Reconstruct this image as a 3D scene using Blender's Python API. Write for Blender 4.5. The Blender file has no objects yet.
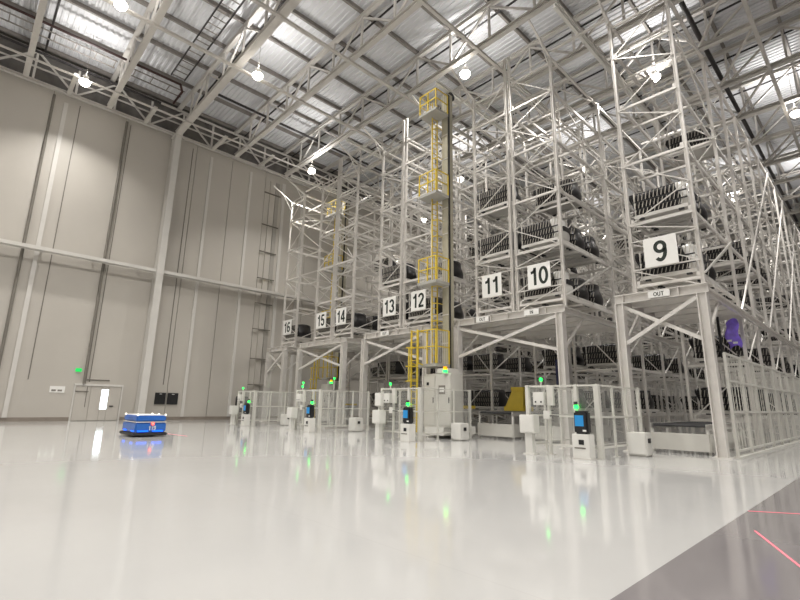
import bpy, bmesh, math, random
from mathutils import Vector, Matrix
random.seed(7)
S = bpy.context.scene
COL = S.collection
V = Vector

# ------------------------------------------------------------------ materials
def principled(name, col, rough=.5, metal=0., noise=.06, scale=3., bump=0., coat=0., spec=.5):
    m = bpy.data.materials.new(name); m.use_nodes = True
    nt = m.node_tree; b = nt.nodes['Principled BSDF']
    b.inputs['Roughness'].default_value = rough; b.inputs['Metallic'].default_value = metal
    b.inputs['Coat Weight'].default_value = coat
    b.inputs['Specular IOR Level'].default_value = spec
    tc = nt.nodes.new('ShaderNodeTexCoord')
    n = nt.nodes.new('ShaderNodeTexNoise'); n.inputs['Scale'].default_value = scale; n.inputs['Detail'].default_value = 4
    r = nt.nodes.new('ShaderNodeValToRGB')
    a = [max(0, c*(1-noise)) for c in col[:3]]; d = [min(1, c*(1+noise)) for c in col[:3]]
    r.color_ramp.elements[0].position = .3; r.color_ramp.elements[1].position = .7
    r.color_ramp.elements[0].color = (*a, 1); r.color_ramp.elements[1].color = (*d, 1)
    nt.links.new(tc.outputs['Object'], n.inputs['Vector']); nt.links.new(n.outputs['Fac'], r.inputs['Fac'])
    nt.links.new(r.outputs['Color'], b.inputs['Base Color'])
    if bump:
        bp = nt.nodes.new('ShaderNodeBump'); bp.inputs['Strength'].default_value = bump; bp.inputs['Distance'].default_value = .02
        nt.links.new(n.outputs['Fac'], bp.inputs['Height']); nt.links.new(bp.outputs['Normal'], b.inputs['Normal'])
    return m
def emit(name, col, strength):
    m = bpy.data.materials.new(name); m.use_nodes = True
    b = m.node_tree.nodes['Principled BSDF']
    b.inputs['Base Color'].default_value = (*[c*.5 for c in col], 1); b.inputs['Emission Color'].default_value = (*col, 1)
    b.inputs['Emission Strength'].default_value = strength
    return m
def clear(name, tint, alpha):
    m = bpy.data.materials.new(name); m.use_nodes = True
    nt = m.node_tree; b = nt.nodes['Principled BSDF']
    b.inputs['Base Color'].default_value = (*tint, 1); b.inputs['Roughness'].default_value = .12
    tr = nt.nodes.new('ShaderNodeBsdfTransparent'); mx = nt.nodes.new('ShaderNodeMixShader'); mx.inputs[0].default_value = alpha
    nt.links.new(tr.outputs[0], mx.inputs[1]); nt.links.new(b.outputs[0], mx.inputs[2])
    nt.links.new(mx.outputs[0], nt.nodes['Material Output'].inputs['Surface'])
    return m

M = {}
M['steel'] = principled('pale_galvanised_steel', (.62,.60,.565), .45, 0, .03, 1.5)
M['rack'] = principled('rack_steel', (.74,.715,.68), .30, .3, .05, 3)
M['truss'] = principled('truss_paint', (.60,.575,.54), .55, 0, .05, 2)
M['deck'] = principled('galvanised_deck', (.72,.725,.745), .55, .0, .04, .5)
M['purlin'] = principled('purlin_steel', (.26,.24,.22), .6, 0, .1, 2)
M['black_pipe'] = principled('black_pipe', (.025,.022,.022), .5, 0, .2, 3)
M['red_pipe'] = principled('red_pipe', (.045,.018,.016), .5, 0, .2, 3)
M['wall'] = principled('cream_wall_panel', (.50,.47,.425), .42, 0, .03, .35)
M['wall_plain'] = principled('plain_wall_panel', (.6,.585,.56), .6, 0, .03, .35)
M['seam'] = principled('dark_panel_joint', (.19,.175,.15), .7, 0, .1, 2)
M['duct'] = principled('duct_grey', (.37,.35,.315), .5, 0, .05, 2)
M['eave'] = principled('eave_panel_with_shade', (.15,.14,.13), .7, 0, .25, 1.5)  # dark insulation tone, with the unlit eave's shade put into the colour
M['duct2'] = principled('grey_platform_steel', (.40,.39,.36), .5, .1, .05, 2)
M['cabgrey'] = principled('grey_cabinet_paint', (.60,.585,.54), .45, 0, .03, 2)
M['base'] = principled('baseboard_paint', (.25,.215,.18), .6, 0, .08, 2)
M['yellow'] = principled('safety_yellow', (.66,.49,.05), .45, 0, .06, 3)
M['mastard'] = principled('pale_yellow_mast', (.40,.375,.29), .5, 0, .06, 3)
M['white'] = principled('white_cabinet_paint', (.74,.73,.69), .4, 0, .03, 3)
M['board'] = principled('white_sign_board', (.82,.81,.78), .5, 0, .02, 3)
M['ink'] = principled('black_sign_ink', (.012,.02,.014), .6, 0, .1, 3)
M['black'] = principled('black_plastic', (.014,.014,.016), .38, 0, .2, 3)
M['bumper'] = principled('black_bumper_plastic', (.016,.015,.016), .33, 0, .2, 3)
M['bumper_white'] = principled('white_bumper_paint', (.72,.71,.68), .25, 0, .03, 3, coat=.5)
M['gap_highlight'] = principled('painted_gap_highlight', (.45,.42,.37), .5, 0, .08, 3)  # pale colour stands in for lit gaps and edge highlights between bumpers
M['blue'] = principled('blue_vehicle_paint', (.02,.14,.52), .35, 0, .08, 3, coat=.3)
M['darkrubber'] = principled('dark_rubber', (.03,.03,.032), .6, 0, .1, 3)
M['purple'] = principled('purple_plastic', (.24,.15,.75), .35, 0, .25, 4, coat=.3)
M['dblue'] = principled('dark_blue_box', (.03,.035,.11), .5, 0, .2, 3)
M['fence'] = principled('light_grey_fence_frame', (.66,.65,.60), .42, .1, .04, 3)
M['screen'] = emit('blue_screen', (.02,.27,.62), .9)
M['green'] = emit('green_lamp', (.01,1,.07), 10)
M['orange'] = emit('amber_lamp', (1,.42,.0), 2.5)
M['led_blue'] = emit('blue_led', (.0,.12,1), 4.5)
M['led_white'] = emit('white_led', (1,.93,.8), 3)
M['led_red'] = emit('red_led', (1,.09,.05), 4)
M['laser'] = emit('red_laser_light', (1,.2,.26), 1.3)
M['exit'] = emit('green_exit_light', (.01,.8,.14), 1.3)
M['daylight'] = emit('daylit_pane', (.85,.95,1), 5)
M['uplight_glow'] = emit('added_uplight_glow', (1,.94,.85), 1)  # glow for the added uplight part on the lamps
M['lens'] = emit('lamp_lens', (1,.93,.80), 45)
M['panel'] = clear('clear_fence_panel', (.62,.62,.59), .11)

def floor_material():
    m = bpy.data.materials.new('glossy_epoxy_floor'); m.use_nodes = True
    nt = m.node_tree; b = nt.nodes['Principled BSDF']; L = nt.links.new
    tc = nt.nodes.new('ShaderNodeTexCoord'); sx = nt.nodes.new('ShaderNodeSeparateXYZ'); L(tc.outputs['Object'], sx.inputs[0])
    gt = nt.nodes.new('ShaderNodeMath'); gt.operation = 'GREATER_THAN'; gt.inputs[1].default_value = -1.82; L(sx.outputs['X'], gt.inputs[0])
    n = nt.nodes.new('ShaderNodeTexNoise'); n.inputs['Scale'].default_value = .35; n.inputs['Detail'].default_value = 5; L(tc.outputs['Object'], n.inputs['Vector'])
    r = nt.nodes.new('ShaderNodeValToRGB'); r.color_ramp.elements[0].position=.3; r.color_ramp.elements[1].position=.7
    r.color_ramp.elements[0].color=(.435,.43,.42,1); r.color_ramp.elements[1].color=(.465,.46,.45,1); L(n.outputs['Fac'], r.inputs['Fac'])
    r2 = nt.nodes.new('ShaderNodeValToRGB'); r2.color_ramp.elements[0].position=.3; r2.color_ramp.elements[1].position=.7
    r2.color_ramp.elements[0].color=(.185,.17,.173,1); r2.color_ramp.elements[1].color=(.205,.19,.193,1); L(n.outputs['Fac'], r2.inputs['Fac'])
    # saw-cut joints as thin darker lines, every 7.5 m both ways
    def joint(axis, off):
        a = nt.nodes.new('ShaderNodeMath'); a.operation='ADD'; a.inputs[1].default_value = off; L(sx.outputs[axis], a.inputs[0])
        mo = nt.nodes.new('ShaderNodeMath'); mo.operation='PINGPONG'; mo.inputs[1].default_value = 3.75; L(a.outputs[0], mo.inputs[0])
        lt = nt.nodes.new('ShaderNodeMath'); lt.operation='LESS_THAN'; lt.inputs[1].default_value = .006; L(mo.outputs[0], lt.inputs[0]); return lt
    jx, jy = joint('X', 9.0), joint('Y', -11.2)
    mxj = nt.nodes.new('ShaderNodeMath'); mxj.operation='MAXIMUM'; L(jx.outputs[0], mxj.inputs[0]); L(jy.outputs[0], mxj.inputs[1])
    mu = nt.nodes.new('ShaderNodeMath'); mu.operation='MULTIPLY'; mu.inputs[1].default_value=.10; L(mxj.outputs[0], mu.inputs[0])
    mix = nt.nodes.new('ShaderNodeMix'); mix.data_type='RGBA'; L(gt.outputs[0], mix.inputs[0]); L(r.outputs[0], mix.inputs[6]); L(r2.outputs[0], mix.inputs[7])
    mix2 = nt.nodes.new('ShaderNodeMix'); mix2.data_type='RGBA'; L(mu.outputs[0], mix2.inputs[0]); L(mix.outputs[2], mix2.inputs[6]); mix2.inputs[7].default_value=(.2,.19,.18,1)
    L(mix2.outputs[2], b.inputs['Base Color'])
    n2 = nt.nodes.new('ShaderNodeTexNoise'); n2.inputs['Scale'].default_value = 1.3; n2.inputs['Detail'].default_value = 3; L(tc.outputs['Object'], n2.inputs['Vector'])
    mr = nt.nodes.new('ShaderNodeMapRange'); mr.inputs['To Min'].default_value=.06; mr.inputs['To Max'].default_value=.11; L(n2.outputs['Fac'], mr.inputs['Value']); L(mr.outputs[0], b.inputs['Roughness'])
    bp = nt.nodes.new('ShaderNodeBump'); bp.inputs['Strength'].default_value=.035; bp.inputs['Distance'].default_value=.02; L(n2.outputs['Fac'], bp.inputs['Height']); L(bp.outputs['Normal'], b.inputs['Normal'])
    b.inputs['Specular IOR Level'].default_value = .8
    return m
M['floor'] = floor_material()

# ------------------------------------------------------------------ mesh helpers
class MB:
    def __init__(s): s.v=[]; s.f=[]; s.smooth=False
    def add(s, vs, fs):
        o=len(s.v); s.v += [V(a) for a in vs]; s.f += [tuple(i+o for i in f) for f in fs]; return s
    def box(s, x0,x1,y0,y1,z0,z1):
        return s.add([(x0,y0,z0),(x1,y0,z0),(x1,y1,z0),(x0,y1,z0),(x0,y0,z1),(x1,y0,z1),(x1,y1,z1),(x0,y1,z1)],
            [(3,2,1,0),(4,5,6,7),(0,1,5,4),(1,2,6,5),(2,3,7,6),(3,0,4,7)])
    def cbox(s, c, d): return s.box(c[0]-d[0]/2,c[0]+d[0]/2,c[1]-d[1]/2,c[1]+d[1]/2,c[2]-d[2]/2,c[2]+d[2]/2)
    def _frame(s, p, q, up=None):
        d=(V(q)-V(p)).normalized(); u=V(up) if up else (V((0,0,1)) if abs(d.z)<.9 else V((0,1,0)))
        a=d.cross(u).normalized(); b=a.cross(d).normalized(); return d,a,b
    def bar(s, p, q, w, h=None, up=None):
        h=h or w; p=V(p); q=V(q); d,a,b=s._frame(p,q,up); o=[]
        for c in (p,q):
            o += [c-a*w/2-b*h/2, c+a*w/2-b*h/2, c+a*w/2+b*h/2, c-a*w/2+b*h/2]
        return s.add(o,[(3,2,1,0),(4,5,6,7),(0,1,5,4),(1,2,6,5),(2,3,7,6),(3,0,4,7)])
    def sect(s, p, q, prof, up=None):
        """extrude a closed 2-D outline from p to q"""
        p=V(p); q=V(q); d,a,b=s._frame(p,q,up); n=len(prof); o=[]
        for c in (p,q): o += [c+a*x+b*y for x,y in prof]
        return s.add(o,[tuple(range(n-1,-1,-1)),tuple(range(n,2*n))]+[(i,(i+1)%n,n+(i+1)%n,n+i) for i in range(n)])
    def hbeam(s, p, q, w, h, t=.03, up=None):
        x,y=w/2,h/2; k=t/2
        return s.sect(p,q,[(-x,-y),(x,-y),(x,-y+t),(k,-y+t),(k,y-t),(x,y-t),(x,y),(-x,y),(-x,y-t),(-k,y-t),(-k,-y+t),(-x,-y+t)],up)
    def chan(s, p, q, w, h, t=.02, up=None):
        x,y=w/2,h/2
        return s.sect(p,q,[(-x,-y),(x,-y),(x,-y+t),(-x+t,-y+t),(-x+t,y-t),(x,y-t),(x,y),(-x,y)],up)
    def tube(s, p, q, r, n=8, r2=None):
        p=V(p); q=V(q); d,a,b=s._frame(p,q); r2=r if r2 is None else r2; o=[]
        for c,rr in ((p,r),(q,r2)): o += [c+(a*math.cos(2*math.pi*i/n)+b*math.sin(2*math.pi*i/n))*rr for i in range(n)]
        return s.add(o,[tuple(range(n-1,-1,-1)),tuple(range(n,2*n))]+[(i,(i+1)%n,n+(i+1)%n,n+i) for i in range(n)])
    def lathe(s, c, prof, n=16):
        c=V(c); o=[]; k=len(prof)
        for r,z in prof: o += [c+V((r*math.cos(2*math.pi*i/n), r*math.sin(2*math.pi*i/n), z)) for i in range(n)]
        f=[(j*n+i,j*n+(i+1)%n,(j+1)*n+(i+1)%n,(j+1)*n+i) for j in range(k-1) for i in range(n)]
        return s.add(o,f+[tuple(range(n-1,-1,-1)),tuple(range((k-1)*n,k*n))])
    def build(s, name, mat, parent=None, bevel=0):
        me=bpy.data.meshes.new(name); off=V((0,0,0)); p=parent
        while p is not None: off += p.location; p=p.parent
        me.from_pydata([tuple(v-off) for v in s.v],[],s.f); me.update()
        bm=bmesh.new(); bm.from_mesh(me); bmesh.ops.recalc_face_normals(bm, faces=bm.faces)
        if bevel: bmesh.ops.bevel(bm, geom=list(bm.edges), offset=bevel, segments=2, affect='EDGES', clamp_overlap=True)
        bm.to_mesh(me); bm.free()
        if s.smooth:
            for po in me.polygons: po.use_smooth=True
        me.materials.append(M[mat] if isinstance(mat,str) else mat)
        o=bpy.data.objects.new(name, me); COL.objects.link(o)
        if parent is not None: o.parent=parent
        return o
def tag(o, label=None, cat=None, group=None, kind=None):
    if label: o['label']=label
    if cat: o['category']=cat
    if group: o['group']=group
    if kind: o['kind']=kind
    return o
def thing(name, label, cat, loc=(0,0,0), group=None):
    o=bpy.data.objects.new(name,None); COL.objects.link(o); o.location=loc; o.empty_display_size=.2
    return tag(o,label,cat,group)
def struct(o, label=None): return tag(o,label,kind='structure')
def arc(cx,cy,rx,ry,a0,a1,n=14):
    return [(cx+rx*math.cos(math.radians(a0+(a1-a0)*k/n)),cy+ry*math.sin(math.radians(a0+(a1-a0)*k/n))) for k in range(n+1)]
G6=[arc(.28,.30,.20,.225,0,360,20),arc(.295,.5,.215,.425,195,48)]
GLYPH={'0':(.56,[arc(.28,.5,.205,.425,0,360,24)]),'1':(.50,[[(.33,0),(.33,1)],[(.08,.735),(.20,.755),(.29,.83),(.33,.93)]]),
 '2':(.56,[arc(.28,.70,.20,.225,175,-38)+[(.10,.10)],[(.05,.07),(.52,.07)]]),'3':(.56,[arc(.27,.715,.18,.21,165,-90),arc(.27,.29,.205,.215,90,-165)]),
 '4':(.58,[[(.39,0),(.39,1)],[(.37,.95),(.06,.31)],[(.02,.28),(.56,.28)]]),'5':(.56,[[(.49,.925),(.13,.925)],[(.15,.96),(.105,.47)],arc(.275,.32,.20,.25,142,-160)]),
 '6':(.56,G6),'9':(.56,[[(.56-x,1-y) for x,y in st] for st in G6]),
 'O':(.80,[arc(.40,.5,.32,.425,0,360,24)]),'U':(.74,[[(.1,1)]+arc(.36,.33,.26,.26,180,360)+[(.62,1)]]),'T':(.66,[[(.02,.93),(.64,.93)],[(.33,.93),(.33,0)]]),
 'I':(.30,[[(.15,0),(.15,1)]]),'N':(.76,[[(.1,0),(.1,1)],[(.1,.97),(.64,.03)],[(.64,0),(.64,1)]])}
def text(body, name, h, loc, parent, mat='ink', facing='-y', wt=.16, label=None):
    W=sum(GLYPH[c][0] for c in body)+.06*(len(body)-1); m=MB(); x0=-W/2
    for c in body:
        for st in GLYPH[c][1]:
            closed=(V((*st[0],0))-V((*st[-1],0))).length<1e-6; n=len(st); L=[]; R=[]
            for k,(x,y) in enumerate(st):
                a=st[k-1] if k else (st[-2] if closed else st[0]); b=st[k+1] if k<n-1 else (st[1] if closed else st[-1])
                d=V((b[0]-a[0],b[1]-a[1])).normalized(); q=V((-d.y,d.x))*wt/2
                L.append((x+q.x,y+q.y)); R.append((x-q.x,y-q.y))
            P=[]
            for lay in (0,.006):
                for (x,y) in L+R:
                    u=(x0+x)*h; w_=(y-.5)*h
                    P.append((loc[0]+u,loc[1]-lay,loc[2]+w_) if facing=='-y' else (loc[0]+lay,loc[1]+u,loc[2]+w_))
            F=[]
            for k in range(n-1):
                F += [(k,k+1,n+k+1,n+k),(2*n+k,3*n+k,3*n+k+1,2*n+k+1),(k,2*n+k,2*n+k+1,k+1),(n+k,n+k+1,3*n+k+1,3*n+k)]
            if not closed: F += [(0,n,3*n,2*n),(n-1,3*n-1,4*n-1,2*n-1)]
            m.add(P,F)
        x0+=GLYPH[c][0]+.06
    o=m.build(name,mat,parent)
    if label: o['label']=label
    return o
CAMP=V((0,0,1.5))
def members(root, name, segs, mat, cap=100):
    """segs: list of (p, q, w, h[, up]); the nearest `cap` become parts, the rest one stuff part"""
    segs=sorted(segs,key=lambda s:((V(s[0])+V(s[1]))/2-CAMP).length)
    for s_ in segs[:cap]:
        MB().bar(*s_).build(name,mat,root)
    if segs[cap:]:
        m=MB()
        for s_ in segs[cap:]: m.bar(*s_)
        tag(m.build(name,mat,root),kind='stuff')

XW=-39.5          # left wall
ZC=23.6           # truss bottom chord
ZD=26.7           # roof deck
YB=75.0           # far wall
XR=24.0; YN=-16.0

# ------------------------------------------------------------------ room shell
struct(MB().box(XW-.3,XR+.3,YN-.3,YB+.3,-.3,0).build('floor','floor'),'glossy pale epoxy warehouse floor with a grey strip at the right')
w=MB()
seams=[-12,-7.5,-3.0,1.95,6.75,12.35,15.6,19.0,23.9,29,34,39,44,49,54,59,64,69]
ed=[YN]+seams+[YB]
for a,b in zip(ed[:-1],ed[1:]):
    for z0,z1 in ((0,11.45),(11.5,23.75)): w.box(XW-.2,XW,a+.02,b-.02,z0,z1)
wl=struct(w.build('wall_left','wall'),'tall cream panel wall on the left')
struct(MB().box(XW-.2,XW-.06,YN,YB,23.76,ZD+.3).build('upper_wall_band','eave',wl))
struct(MB().box(XW-.3,XW-.2,YN,YB,0,ZD+.3).build('wall_left_backing','seam',wl))
struct(MB().box(XW,XR,YB,YB+.3,0,ZD+.3).build('wall_back','wall_plain'),'far end wall behind the racks')
struct(MB().box(XR,XR+.3,YN,YB,0,ZD+.3).build('wall_right','wall_plain'),'right side wall')
struct(MB().box(XW,XR,YN-.3,YN,0,ZD+.3).build('wall_front','wall_plain'),'wall behind the viewer')
struct(MB().box(XW,XW+.04,YN,6.2,0,.26).box(XW,XW+.04,9.3,10.1,0,.26).box(XW,XW+.04,10.8,YB,0,.26).build('baseboard_left','base'),'brownish base strip along the cream wall')
# roof deck: corrugated sheet, ribs run across the hall
dk=MB(); y=YN; vs=[]; 
while y<YB:
    vs += [(y,ZD),(y+.14,ZD),(y+.18,ZD+.07),(y+.32,ZD+.07)]; y+=.36
n=len(vs)
dk.add([(XW,a,z) for a,z in vs]+[(XR,a,z) for a,z in vs],[(i,i+1,n+i+1,n+i) for i in range(n-1)])
dk.box(XW,XR,YN,YB+.3,ZD+.12,ZD+.3)
ceil=struct(dk.build('ceiling','deck'),'corrugated grey metal roof deck')
x=XW+.35
while x<XR:
    struct(MB().hbeam((x,YN,ZD-.17),(x,YB,ZD-.17),.16,.30,.025).build('purlin','purlin',ceil)); x+=3.13
# wall trims
tr_=MB().box(XW+.28,XW+.84,YN,10.18,11.36,11.60).box(XW+.28,XW+.84,10.72,YB,11.36,11.60)
yy=YN+1.0
while yy<YB:
    tr_.box(XW,XW+.3,yy-.05,yy+.05,11.4,11.56); yy+=3.0
struct(tr_.build('trim_1','steel'),'long horizontal ledge rail across the cream wall')
for i,(yy,wd) in enumerate(((-8.2,.3),(-3.2,.3),(2.75,.26),(13.65,.24),(17.45,.24),(21.0,.3),(23.2,.3),(28.5,.3)),2):
    struct(MB().box(XW,XW+.12,yy-wd/2,yy+wd/2,.26,11.37).box(XW,XW+.12,yy-wd/2,yy+wd/2,11.73,23.0).build('trim_%d'%i,'steel'))
for i,yy in enumerate((7.06,12.0,3.6),10):
    struct(MB().box(XW,XW+.03,yy-.03,yy+.03,2.7,11.37).box(XW,XW+.03,yy-.03,yy+.03,11.73,23.2).build('trim_%d'%i,'seam'))
# wall column
col=thing('steel_column','tall pale steel column standing against the cream wall, blue vehicle in front of it','column',(XW+.3,10.45,0))
MB().hbeam((XW+.47,10.45,.02),(XW+.47,10.45,ZC-.25),.50,.90,.05,up=(1,0,0)).build('shaft','steel',col)
MB().box(XW+.01,XW+1.0,10.12,10.78,0,.05).build('base_plate','steel',col)
MB().box(XW+.02,XW+1.0,10.12,10.78,ZC-.28,ZC-.16).build('cap_plate','steel',col)
MB().box(XW+.92,XW+.95,10.2,10.7,11.2,11.8).build('splice_plate','steel',col)
# drain pipes on the wall
def pipe(name,label,cat,pts,r,mat):
    m=MB()
    for a,b in zip(pts[:-1],pts[1:]): m.tube(a,b,r,8)
    m.smooth=False
    return tag(m.build(name,mat),label,cat)
pipe('drain_pipe','dark vertical drain pipe on the cream wall nearest the left edge of the picture','pipe',[(XW+.105,1.98,.26),(XW+.105,1.98,11.39)],.09,'seam')
pipe('drain_pipe','dark upper drain pipe on the cream wall above the ledge near the left edge','pipe',[(XW+.105,1.98,11.605),(XW+.105,1.98,23.3)],.09,'seam')
pipe('drain_pipe','dark vertical drain pipe above the door with the bright pane, under the ledge','pipe',[(XW+.115,6.75,2.55),(XW+.115,6.75,11.39)],.10,'seam')
pipe('drain_pipe','dark upper drain pipe over the ledge above the door with the bright pane','pipe',[(XW+.115,6.75,11.605),(XW+.115,6.75,23.3)],.10,'seam')
# cable duct with dark brackets near the far corner
cd=thing('cable_duct','pale vertical cable duct with dark brackets on the wall beside the far racks','cable duct',(XW+.1,19.9,0))
MB().box(XW+.01,XW+.16,19.5,20.0,0,11.37).box(XW+.01,XW+.16,19.5,20.0,11.73,22.8).build('duct','wall',cd)
MB().box(XW+.01,XW+.10,20.12,20.5,0,11.37).box(XW+.01,XW+.10,20.12,20.5,11.73,22.8).build('cable_bundle','duct',cd)
for z in (3.0,5.3,8.0,10.4,12.8,15.4,18.1,21.4): MB().box(XW+.16,XW+.30,18.9,20.6,z-.035,z+.035).build('bracket','seam',cd)
# door
d=MB().box(XW,XW+.08,6.2,6.3,0,2.5).box(XW,XW+.08,9.15,9.25,0,2.5).box(XW,XW+.1,6.2,9.25,2.42,2.56)
dr=struct(d.build('door_1','steel'),'grey steel door set with a bright daylit pane in the cream wall')
for a,b in ((6.33,7.2),(7.24,7.9),(8.36,9.12)): struct(MB().box(XW+.005,XW+.05,a,b,.03,2.4).build('door_leaf','wall',dr))
struct(MB().box(XW+.005,XW+.05,7.92,8.34,.03,.8).box(XW+.005,XW+.05,7.92,8.34,2.2,2.4).build('door_leaf','wall',dr))
struct(MB().box(XW+.01,XW+.04,7.92,8.34,.8,2.2).build('door_pane','daylight',dr))
struct(MB().box(XW+.05,XW+.12,8.5,8.75,1.0,1.06).build('door_handle','black',dr))
struct(MB().box(XW+.05,XW+.10,6.3,7.1,2.0,2.05).build('door_bar','seam',dr))
pipe('conduit','thin dark conduit bracket above the door','conduit',[(XW+.036,6.9,2.85),(XW+.036,8.3,2.85)],.035,'seam')
pipe('conduit','thin dark cable hanging at the left half of the door','cable',[(XW+.07,7.0,.95),(XW+.07,7.0,2.36)],.02,'seam')
ex=tag(MB().box(XW+.001,XW+.12,6.12,6.48,3.37,3.60).build('exit_sign','exit',None,.02),'glowing green exit sign over the door','exit sign')
nt_=tag(MB().box(XW+.005,XW+.03,4.85,5.7,1.9,2.33).build('wall_notice','board'),'white notice on the cream wall left of the door','notice')
for a,b in ((4.95,5.2),(5.3,5.55)): MB().box(XW+.03,XW+.034,a,b,1.98,2.1).build('printed_line','seam',nt_)
for a,b,l in ((11.5,12.27,'black square wall panel nearer the column, of the two side by side'),(12.4,13.2,'black square wall panel farther from the column, of the two side by side')):
    bpn=thing('wall_panel',l,'panel',(XW,(a+b)/2,1.2))
    MB().box(XW+.005,XW+.1,a,b,1.2,2.08).build('case','black',bpn,.02); MB().box(XW+.1,XW+.108,a+.3,b-.3,1.96,2.0).build('status_strip','board',bpn)
bx=thing('wall_cabinet','tall black cabinet on the wall behind the farthest fenced station','cabinet',(XW,18.5,.6))
MB().box(XW+.005,XW+.3,18.0,19.0,.62,1.95).build('body','black',bx,.03); MB().box(XW+.3,XW+.32,18.08,18.92,.7,1.87).build('door','darkrubber',bx)

# ------------------------------------------------------------------ roof steel
TY=[-10.0,-4.9,.2,5.3,10.4,15.5,20.65,25.5,30.5,35.6,40.7,45.8,50.9,56.0,61.1,66.2,71.3]
ords=['second','third','fourth','fifth','sixth','seventh','eighth','ninth','tenth','eleventh','twelfth','thirteenth']
for i,ty in enumerate(TY):
    if ty<10: lab='roof truss number %s nearer the viewer than the one over the wall column'%['one','two','three','four'][3-i-0] if i<4 else ''
    elif ty<11: lab='wide grey roof truss that lands on the tall wall column'
    else: lab='%s grey roof truss counting away from the wall column truss, towards the far end'%(['first']+ords)[i-5]
    t=thing('roof_truss',lab,'roof truss',(XW+.3,ty,ZC),'roof trusses across the hall')
    wd=.5 if abs(ty-10.4)<.1 else .34
    MB().hbeam((XW+.8,ty,ZC),(XR-.02,ty,ZC),wd,.30,.05).build('bottom_chord','truss',t)
    MB().hbeam((XW+.02,ty,ZD-.48),(XR-.02,ty,ZD-.48),.28,.28,.04).build('top_chord','truss',t)
    x=XW+3.48; k=0; up=True
    while x<XR-1:
        MB().bar((x,ty,ZC+.15),(x,ty,ZD-.62),.13).build('web_post','truss',t)
        a,b=((x-3.13+.1,ty,ZC+.2),(x-.1,ty,ZD-.66)) if k%2 else ((x-3.13+.1,ty,ZD-.66),(x-.1,ty,ZC+.2))
        if k: MB().bar(a,b,.12).build('web_diagonal','truss',t)
        x+=3.13; k+=1
et=thing('eave_truss','long lattice truss running along the top of the cream wall','roof truss',(XW+.4,0,ZC))
MB().hbeam((XW+.45,YN,ZC-.02),(XW+.45,YB,ZC-.02),.26,.22,.035).build('bottom_chord','truss',et)
MB().bar((XW+.45,YN,ZC+1.1),(XW+.45,YB,ZC+1.1),.10).build('middle_rail','truss',et)
MB().bar((XW+.45,YN,ZD-.75),(XW+.45,YB,ZD-.75),.14).build('top_chord','truss',et)
k=0; yy=-9.6
while yy<52:
    MB().bar((XW+.45,yy,ZC+.1),(XW+.45,yy,ZD-.8),.14).build('web_post','truss',et)
    if k%2==0: MB().bar((XW+.45,yy+.1,ZD-.85),(XW+.45,yy+2.45,ZC+.12),.12).build('web_diagonal','truss',et)
    else: MB().bar((XW+.45,yy+.1,ZC+.12),(XW+.45,yy+2.45,ZD-.85),.12).build('web_diagonal','truss',et)
    yy+=2.55; k+=1
# struts tying the bottom chords together
sx=[(-36.0,.13,'grey roof tie running lengthwise nearest the cream wall'),(-27.25,.2,'grey roof tie running lengthwise, second from the cream wall'),(-21.4,.2,'grey roof tie running lengthwise, third from the cream wall'),
    (-14.9,.2,'grey roof tie running lengthwise, above the space between the boards 11 and 12'),(-9.7,.18,'grey roof tie running lengthwise above the rack with board 10'),(-5.35,.16,'pale roof tie alongside the thick black pipe above the rack with board 9'),
    (-2.5,.2,'pale roof tie running lengthwise nearest the right edge of the picture'),(3.4,.2,'roof tie running lengthwise just beyond the right edge of the picture')]
for x,wd,l in sx:
    tag(MB().bar((x,YN,ZC-.24),(x,YB,ZC-.24),wd,wd*.8).build('roof_tie','truss'),l,'roof tie','lengthwise roof ties')
kb=0
for yy,nm in ((2.75,'above the drain pipe at the left edge'),(7.9,'above the door'),(13.5,'just past the wall column'),(17.9,'second past the wall column')):
    tag(MB().bar((XW+.6,yy,ZC-.02),(-36.1,yy,ZC-.06),.26,.2).build('roof_strut','truss'),'short grey strut at the eave, %s'%nm,'roof strut','short struts at the eave')
# flat wind bracing by the right edge
for a,b in zip(TY[6:12],TY[7:13]):
    tag(MB().bar((-5.2,b-.25,ZC-.05),(-2.6,a+.25,ZC-.05),.12).build('wind_brace','truss'),'diagonal brace between the two rightmost roof ties, ending %.0f m from the near end of the roof'%(b+10) if False else 'diagonal brace between the two rightmost roof ties, %s from the near side'%(['first','second','third','fourth','fifth','sixth'][TY.index(a)-6]),'roof brace','flat roof braces')
# black pipes
tag(MB().tube((-5.1,YN+1,ZC+.55),(-5.1,YB-1,ZC+.55),.14,10).build('main_pipe','black_pipe'),'thick black pipe running lengthwise above the rack with board 9','pipe')
tag(MB().tube((-37.9,YN+1,ZC+1.6),(-37.9,8.6,ZC+1.6),.10,8).build('main_pipe','black_pipe'),'long black pipe under the roof running parallel to the cream wall','pipe')
pipe('main_pipe','black pipe with a reddish elbow over the upper left corner of the picture','pipe',[(-34.6,YN+1,ZC+1.75),(-34.6,9.0,ZC+1.75),(-35.4,9.4,ZC+1.75),(-37.4,9.4,ZC+1.75)],.09,'red_pipe')
pipe('main_pipe','black pipe continuing lengthwise beyond the wall column truss','pipe',[(-33.6,11.2,ZC+1.7),(-33.6,33,ZC+1.7)],.10,'black_pipe')
for i,ty in enumerate(TY[2:11]):
    sp=MB().tube((XW,ty+.75,ZD-.615),(-1 if i>3 else -6,ty+.75,ZD-.615),.065,8)
    for q_ in range(11): sp.tube((XW+3.48+q_*3.13,ty+.75,ZD-.32),(XW+3.48+q_*3.13,ty+.75,ZD-.56),.012,6)
    tag(sp.build('sprinkler_pipe','black_pipe'),'thin black sprinkler pipe across the roof behind %s'%(['the second truss before the column truss','the truss before the wall column truss','the column truss','the first truss past the wall column','the second truss past the wall column','the third truss past the wall column','the fourth truss past the wall column','the fifth truss past the wall column','the sixth truss past the wall column'][i]),'sprinkler pipe','sprinkler pipes')
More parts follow.
